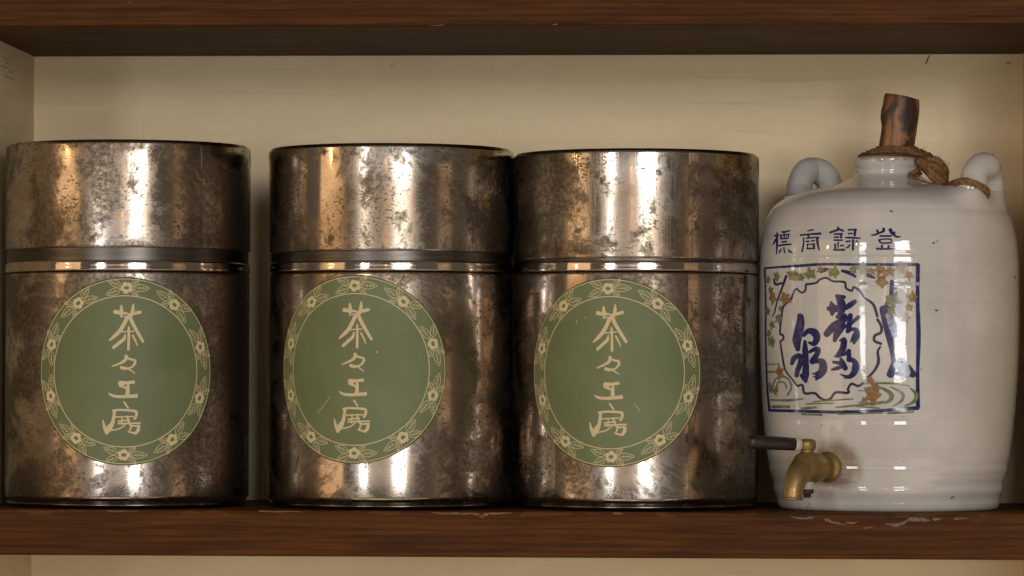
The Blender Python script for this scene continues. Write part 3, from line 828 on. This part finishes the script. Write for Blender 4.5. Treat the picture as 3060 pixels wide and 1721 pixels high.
RIP = [([(780, 1185), (900, 1180), (1010, 1185), (1090, 1200)], [4, 9, 9, 4]), ([(800, 1210), (900, 1215), (968, 1262), (955, 1300), (920, 1318)], [6, 10, 20, 16, 8]), ([(960, 1205), (1042, 1250), (1040, 1300), (980, 1340)], [4, 14, 12, 4]),
       ([(1100, 1215), (1140, 1260), (1122, 1310), (1060, 1340)], [6, 16, 15, 5]), ([(120, 1297), (240, 1300), (350, 1290)], [6, 11, 6]), ([(130, 1345), (250, 1345)], 12), ([(340, 1358), (440, 1350)], 10), ([(370, 1325), (560, 1320)], 6),
       ([(420, 1310), (560, 1300), (700, 1290)], 6), ([(580, 1350), (720, 1335), (890, 1320)], 8), ([(700, 1338), (880, 1355)], 7), ([(340, 1397), (480, 1402)], 8), ([(600, 1397), (900, 1390)], 6), ([(940, 1392), (1120, 1380)], 8),
       ([(100, 1050), (180, 1045)], 5), ([(100, 1102), (170, 1100)], 7), ([(112, 1180), (122, 1240)], 12), ([(735, 1232), (850, 1240), (890, 1262), (850, 1285)], [4, 8, 8, 5]), ([(740, 1315), (830, 1325), (912, 1312)], [6, 14, 12]),
       ([(200 + 66 * math.cos(a), 1205 + 72 * math.sin(a)) for a in (2.2, 3.0, 4.0, 4.8, 5.6, 6.4, 7.2)], 7), ([(195 + 36 * math.cos(a), 1210 + 40 * math.sin(a)) for a in (3.0, 4.0, 4.8, 5.6, 6.4)], 6)]
strokes_obj('painted_water', cD(RIP, 1.7), on_jug, WATER, jug, layer0=16)
M_STAIN = simple('rust_crazing', (.26, .16, .10), .3)
strokes_obj('crazing', [([(2384, 1505), (2388, 1515), (2391, 1526)], [.8, 1.4, 1]), ([(2420, 1500), (2412, 1514), (2404, 1526)], [1, 2.5, 2]), ([(2415, 1500), (2424, 1518)], [.8, 1])], on_jug, M_STAIN, jug)
for q in [([(2796, 927), (2800, 928)], [5, 5]), ([(2705, 1029), (2708, 1030)], [3, 3]), ([(2661, 630), (2666, 632)], [4, 4]), ([(3033, 826), (3035, 832)], [3, 2]), ([(2787, 727), (2793, 724)], [4, 3]), ([(2800, 722), (2804, 720)], [3, 2])]: strokes_obj('glaze_speck', [q], on_jug, INK_DK, jug)

# --- brass tap
def brass():
    N = Nodes('aged_brass')
    o = N.obj()
    f = N.noise(o, 70, 4, .6)
    g = N.noise(o, 500, 2)
    c = N.mix(N.ramp(f, .35, .7), (.33, .215, .075), (.20, .135, .055))
    N.bump(g, .12, .0004)
    return N.set(Base_Color=c, Metallic=.75, Roughness=N.ramp(f, .3, .75, .36, .55))
M_BRASS = brass()
M_HANDLE = simple('dark_turned_wood', (.013, .006, .004), .42, var=.3, scale=90)
M_FERRULE = simple('ivory_ferrule', (.42, .35, .27), .5)
M_WASHER = simple('grey_washer', (.33, .30, .28), .5)
M_BOLT = simple('rusty_bolt', (.055, .030, .020), .55, .4, var=.4, scale=300)
e = Vector((math.sin(TAP_AZ), -math.cos(TAP_AZ), 0))
UP = Vector((0, 0, 1))
T0 = e * (jug_r(tap_z) + .0022) + UP * tap_z
tap = mesh_obj('tap', *lathe_data([(.0, .0), (.0115, -.001), (.0132, .0012), (.0136, .0030), (.0130, .0046), (.0108, .0060), (.0094, .0085), (.0096, .012), (.0112, .0165), (.0128, .0215), (.0135, .028), (.0135, .034), (.0128, .041), (.0112, .047), (.0085, .0515), (.004, .054), (0, .0545)], 48, T0, e), M_BRASS, jug)
tap['label'] = 'aged brass tap with a dark wooden lever'
PC = T0 + e * .0375
mesh_obj('spout', *tube_data([PC + e * .000 - UP * .001, PC + e * .010 - UP * .0025, PC + e * .0185 - UP * .0085, PC + e * .0235 - UP * .017, PC + e * .0252 - UP * .0262], [.0122, .0112, .0097, .0086, .0083], 32, 8), M_BRASS, tap)
lathe('spout_lip', [(.0070, -.002), (.0071, .0006), (.0083, .0008), (.0087, .0004), (.0087, -.0006), (.0083, -.001)], M_BRASS, tap, 32, PC + e * .0252 - UP * .0264, Vector((e.x * .05, e.y * .05, -1)))
KX = PC + UP * .0
lathe('valve_stem', [(.0125, .004), (.0118, .008), (.0098, .0112), (.0066, .0128), (.0056, .0140), (.0058, .0150), (.0071, .0163), (.0077, .0190), (.0077, .0215), (.0068, .0238), (.0045, .0249), (0, .0251)], M_BRASS, tap, 40, KX, UP)
lathe('washer', [(0, .0120), (.0054, .0120), (.0057, .0125), (.0057, .0180), (.0053, .0186), (0, .0187)], M_WASHER, tap, 32, KX, -UP)
lathe('bolt', [(0, .0186), (.0056, .0188), (.0058, .0212), (.0048, .0222), (.0032, .0226), (.0031, .0254), (.0026, .0258), (0, .0258)], M_BOLT, tap, 6, KX, -UP)
lev0 = KX + UP * .0196
ld = Vector((-.90, -.40, .055)).normalized()
lathe('ferrule', [(.0045, .006), (.0052, .0068), (.0054, .0085), (.0053, .0110), (.0050, .0113)], M_FERRULE, tap, 32, lev0, ld)
lathe('lever', [(0, .0105), (.0046, .0106), (.0050, .0112), (.0052, .020), (.0054, .034), (.0054, .0475), (.0050, .0495), (.0036, .0508), (0, .0512)], M_HANDLE, tap, 32, lev0, ld)

for ob in [tap] + list(tap.children):
    f = 1.0 if ob.name.startswith(('lever', 'ferrule')) else .91
    sh = (lev0 - T0) * (.91 - 1.0) if f == 1.0 else Vector((0, 0, 0))
    for v in ob.data.vertices:
        v.co = T0 + (v.co - T0) * f + sh
# ------------------------------------------------------------------ wooden stopper
def stopper_mat():
    N = Nodes('stopper_wood')
    o = N.obj()
    v = N.noise(N.scale(o, (90, 90, 16)), 1.0, 5, .6, .8)
    b = N.noise(N.scale(o, (1, 1, .45), (.02, .31, .07)), 48, 4, .6, .5)
    c = N.mix(N.ramp(v, .36, .64), (.080, .026, .007), (.29, .122, .040))
    c = N.mix(N.ramp(b, .47, .57, 0, .92), c, (.022, .012, .010))
    for (cx, cy, cz), r0, sz in (((.0105, -.010, .0335), .012, .55), ((.0095, -.0105, .010), .005, .6), ((-.012, -.006, .030), .006, .3)):
        sub = N.n('ShaderNodeVectorMath', operation='DISTANCE')
        N.l(N.scale(o, (1, 1, sz)), sub.inputs[0])
        sub.inputs[1].default_value = (cx, cy, cz * sz)
        q = N.math('ADD', sub.outputs['Value'], N.math('MULTIPLY', N.math('SUBTRACT', N.noise(o, 160, 4), .5), .010))
        c = N.mix(N.ramp(q, r0 * .55, r0, .92, 0), c, (.020, .011, .009))
    N.bump(v, .7, .0018)
    return N.set(Base_Color=c, Roughness=.55)
YS = JC.y
LV = [(476, 2624, 2727), (450, 2624, 2729), (420, 2627, 2733), (395, 2631, 2737), (375, 2632, 2739), (353, 2627.5, 2742), (335, 2629, 2744), (315, 2635, 2745), (300, 2638, 2745), (290, 2640, 2744.5), (285.5, 2642, 2743), (283, 2645, 2739)]
vs, fs = [], []
sg = 36
base = at(2676, 470, YS)
for i, (y, xl, xr) in enumerate(LV):
    c, r = at((xl + xr) / 2, y, YS), (xr - xl) / 2 * PXM
    for k in range(sg):
        a = 2 * PI * k / sg
        rr = r * (1 + .035 * math.sin(3 * a + i * .25) + .02 * math.sin(5 * a + 1 + i * .1)) / (1.0 + .0)
        p = c + Vector((rr * math.cos(a), -rr * math.sin(a), 0))
        if i > 4: p.z -= (math.cos(a) + 0.55) * .0024 * (i - 4) / 7
        vs.append(p - base)
for i in range(len(LV) - 1):
    for k in range(sg):
        k2 = (k + 1) % sg
        fs.append((i * sg + k, i * sg + k2, (i + 1) * sg + k2, (i + 1) * sg + k))
fs.append(tuple(range((len(LV) - 1) * sg, len(LV) * sg)))
st = mesh_obj('jug_stopper', vs, fs, stopper_mat(), None, loc=base)
M_GASK = simple('dark_cloth', (.060, .030, .014), .9, var=.4, scale=300)
gz = at(2663, 469.5, YS)
lathe('gasket', [(.0135, .0030), (.022, .0026), (.0262, .0020), (.0276, .0008), (.0276, -.0006), (.0262, -.0012), (.018, -.0010)], M_GASK, st, 60, Vector((gz.x - base.x, 0, gz.z - base.z)))
tag(st, 'rough brown wooden stick stopper upright in the jug neck', 'stopper')

# ------------------------------------------------------------------ twine tied round the stopper, knotted and looped to the right handle
def twine_mat():
    N = Nodes('hemp_twine')
    o = N.obj()
    f = N.noise(N.scale(o, (1, 1, 1)), 420, 4, .7)
    c = N.mix(N.ramp(f, .35, .68), (.085, .036, .011), (.27, .125, .040))
    N.bump(f, .6, .001)
    return N.set(Base_Color=c, Roughness=.85)
M_TW = twine_mat()
tw0 = at(2700, 471, YS)
tw = empty('hemp_twine', tw0)
tag(tw, 'brown hemp twine wrapped round the stopper and knotted to the right handle', 'twine')
parts = []
cs = at(2677, 462, YS)
for j in range(9):
    r = .0155 + .0009 * j
    zz = .0052 - .00075 * j
    pts = []
    for k in range(25):
        a = 2 * PI * k / 24
        pts.append(cs - tw0 + Vector((r * math.cos(a) * (1 + random.uniform(-.03, .03)) + .0008 * j * math.cos(a), r * math.sin(a), zz + random.uniform(-.0007, .0007))))
    parts.append(tube_data(pts, [.0013] * 25, 6, 2, .2))
for j in range(26):                                   # loose fibres
    a = random.uniform(0, 2 * PI)
    p = cs - tw0 + Vector((.018 * math.cos(a), .018 * math.sin(a), .001))
    q = p + Vector((.006 * math.cos(a) + random.uniform(-.004, .004), .004 * math.sin(a), random.uniform(-.001, .005)))
    parts.append(tube_data([p, (p + q) / 2 + Vector((0, 0, .001)), q], [.00022, .00018, .0001], 4, 3))
mesh_obj('wrap', *join_data(parts), M_TW, tw)
parts = []
Yk = YS - .020
def TP(x, y, dy=0.0): return at(x, y, Yk + dy) - tw0
# folded hank of twine hanging beside the lip
for j in range(22):
    o = (j / 21 - .5)
    dy = random.uniform(-.010, .010)
    s = random.uniform(-4, 4)
    parts.append(tube_data([TP(2742 + s, 474 + 18 * abs(o), dy + .006), TP(2768 + 10 * o + s, 476 - 26 * o + 12, dy), TP(2795 + 14 * o, 506 - 48 * o + s, dy - .004), TP(2822 + 8 * o, 534 - 40 * o + s, dy), TP(2822 + s, 556, dy * .4)],
                           [.0022, .0030, .0032, .0028, .0018], 7, 4, .15))
for j in range(9):
    o = j / 8 - .5
    dy = -.004 + o * .006
    parts.append(tube_data([TP(2750 + 8 * o, 512 + 10 * o, dy), TP(2722 + 10 * o, 528 + 10 * o, dy - .004), TP(2735 + 6 * o, 540 + 10 * o, dy - .004), TP(2775, 552 + 8 * o, dy - .003), TP(2822, 561 + 4 * o, dy)], [.0013, .0015, .0015, .0014, .0012], 7, 4, .15))
for j in range(14):
    a = random.uniform(-.5, 1.6)
    p = TP(2790 + 38 * math.cos(a), 512 - 40 * math.sin(a), random.uniform(-.008, .008))
    q = p + Vector((random.uniform(.0, .004), random.uniform(-.003, .003), random.uniform(-.001, .003)))
    parts.append(tube_data([p, (p + q) / 2 + Vector((.0008, 0, .0008)), q], [.0003, .0002, .0001], 4, 3))
mesh_obj('knot', *join_data(parts), M_TW, tw)
parts = []
Yh = JC.y - .0705
def HP(x, y, dy=0.0): return at(x, y, Yh + dy) - tw0
for j in range(4):
    o = (j - 1.5) * 3.2
    parts.append(tube_data([TP(2818, 560 + o * .4), HP(2848, 548 + o, .014), HP(2880, 541 + o, .002), HP(2910, 548 + o, -.002), HP(2934, 559 + o, .001), HP(2952, 572 + o, .008), HP(2953, 588 + o * .3, .012)], [.0016, .0015, .0016, .0016, .0016, .0018, .0013], 8, 5, .12))
mesh_obj('strand', *join_data(parts), M_TW, tw)
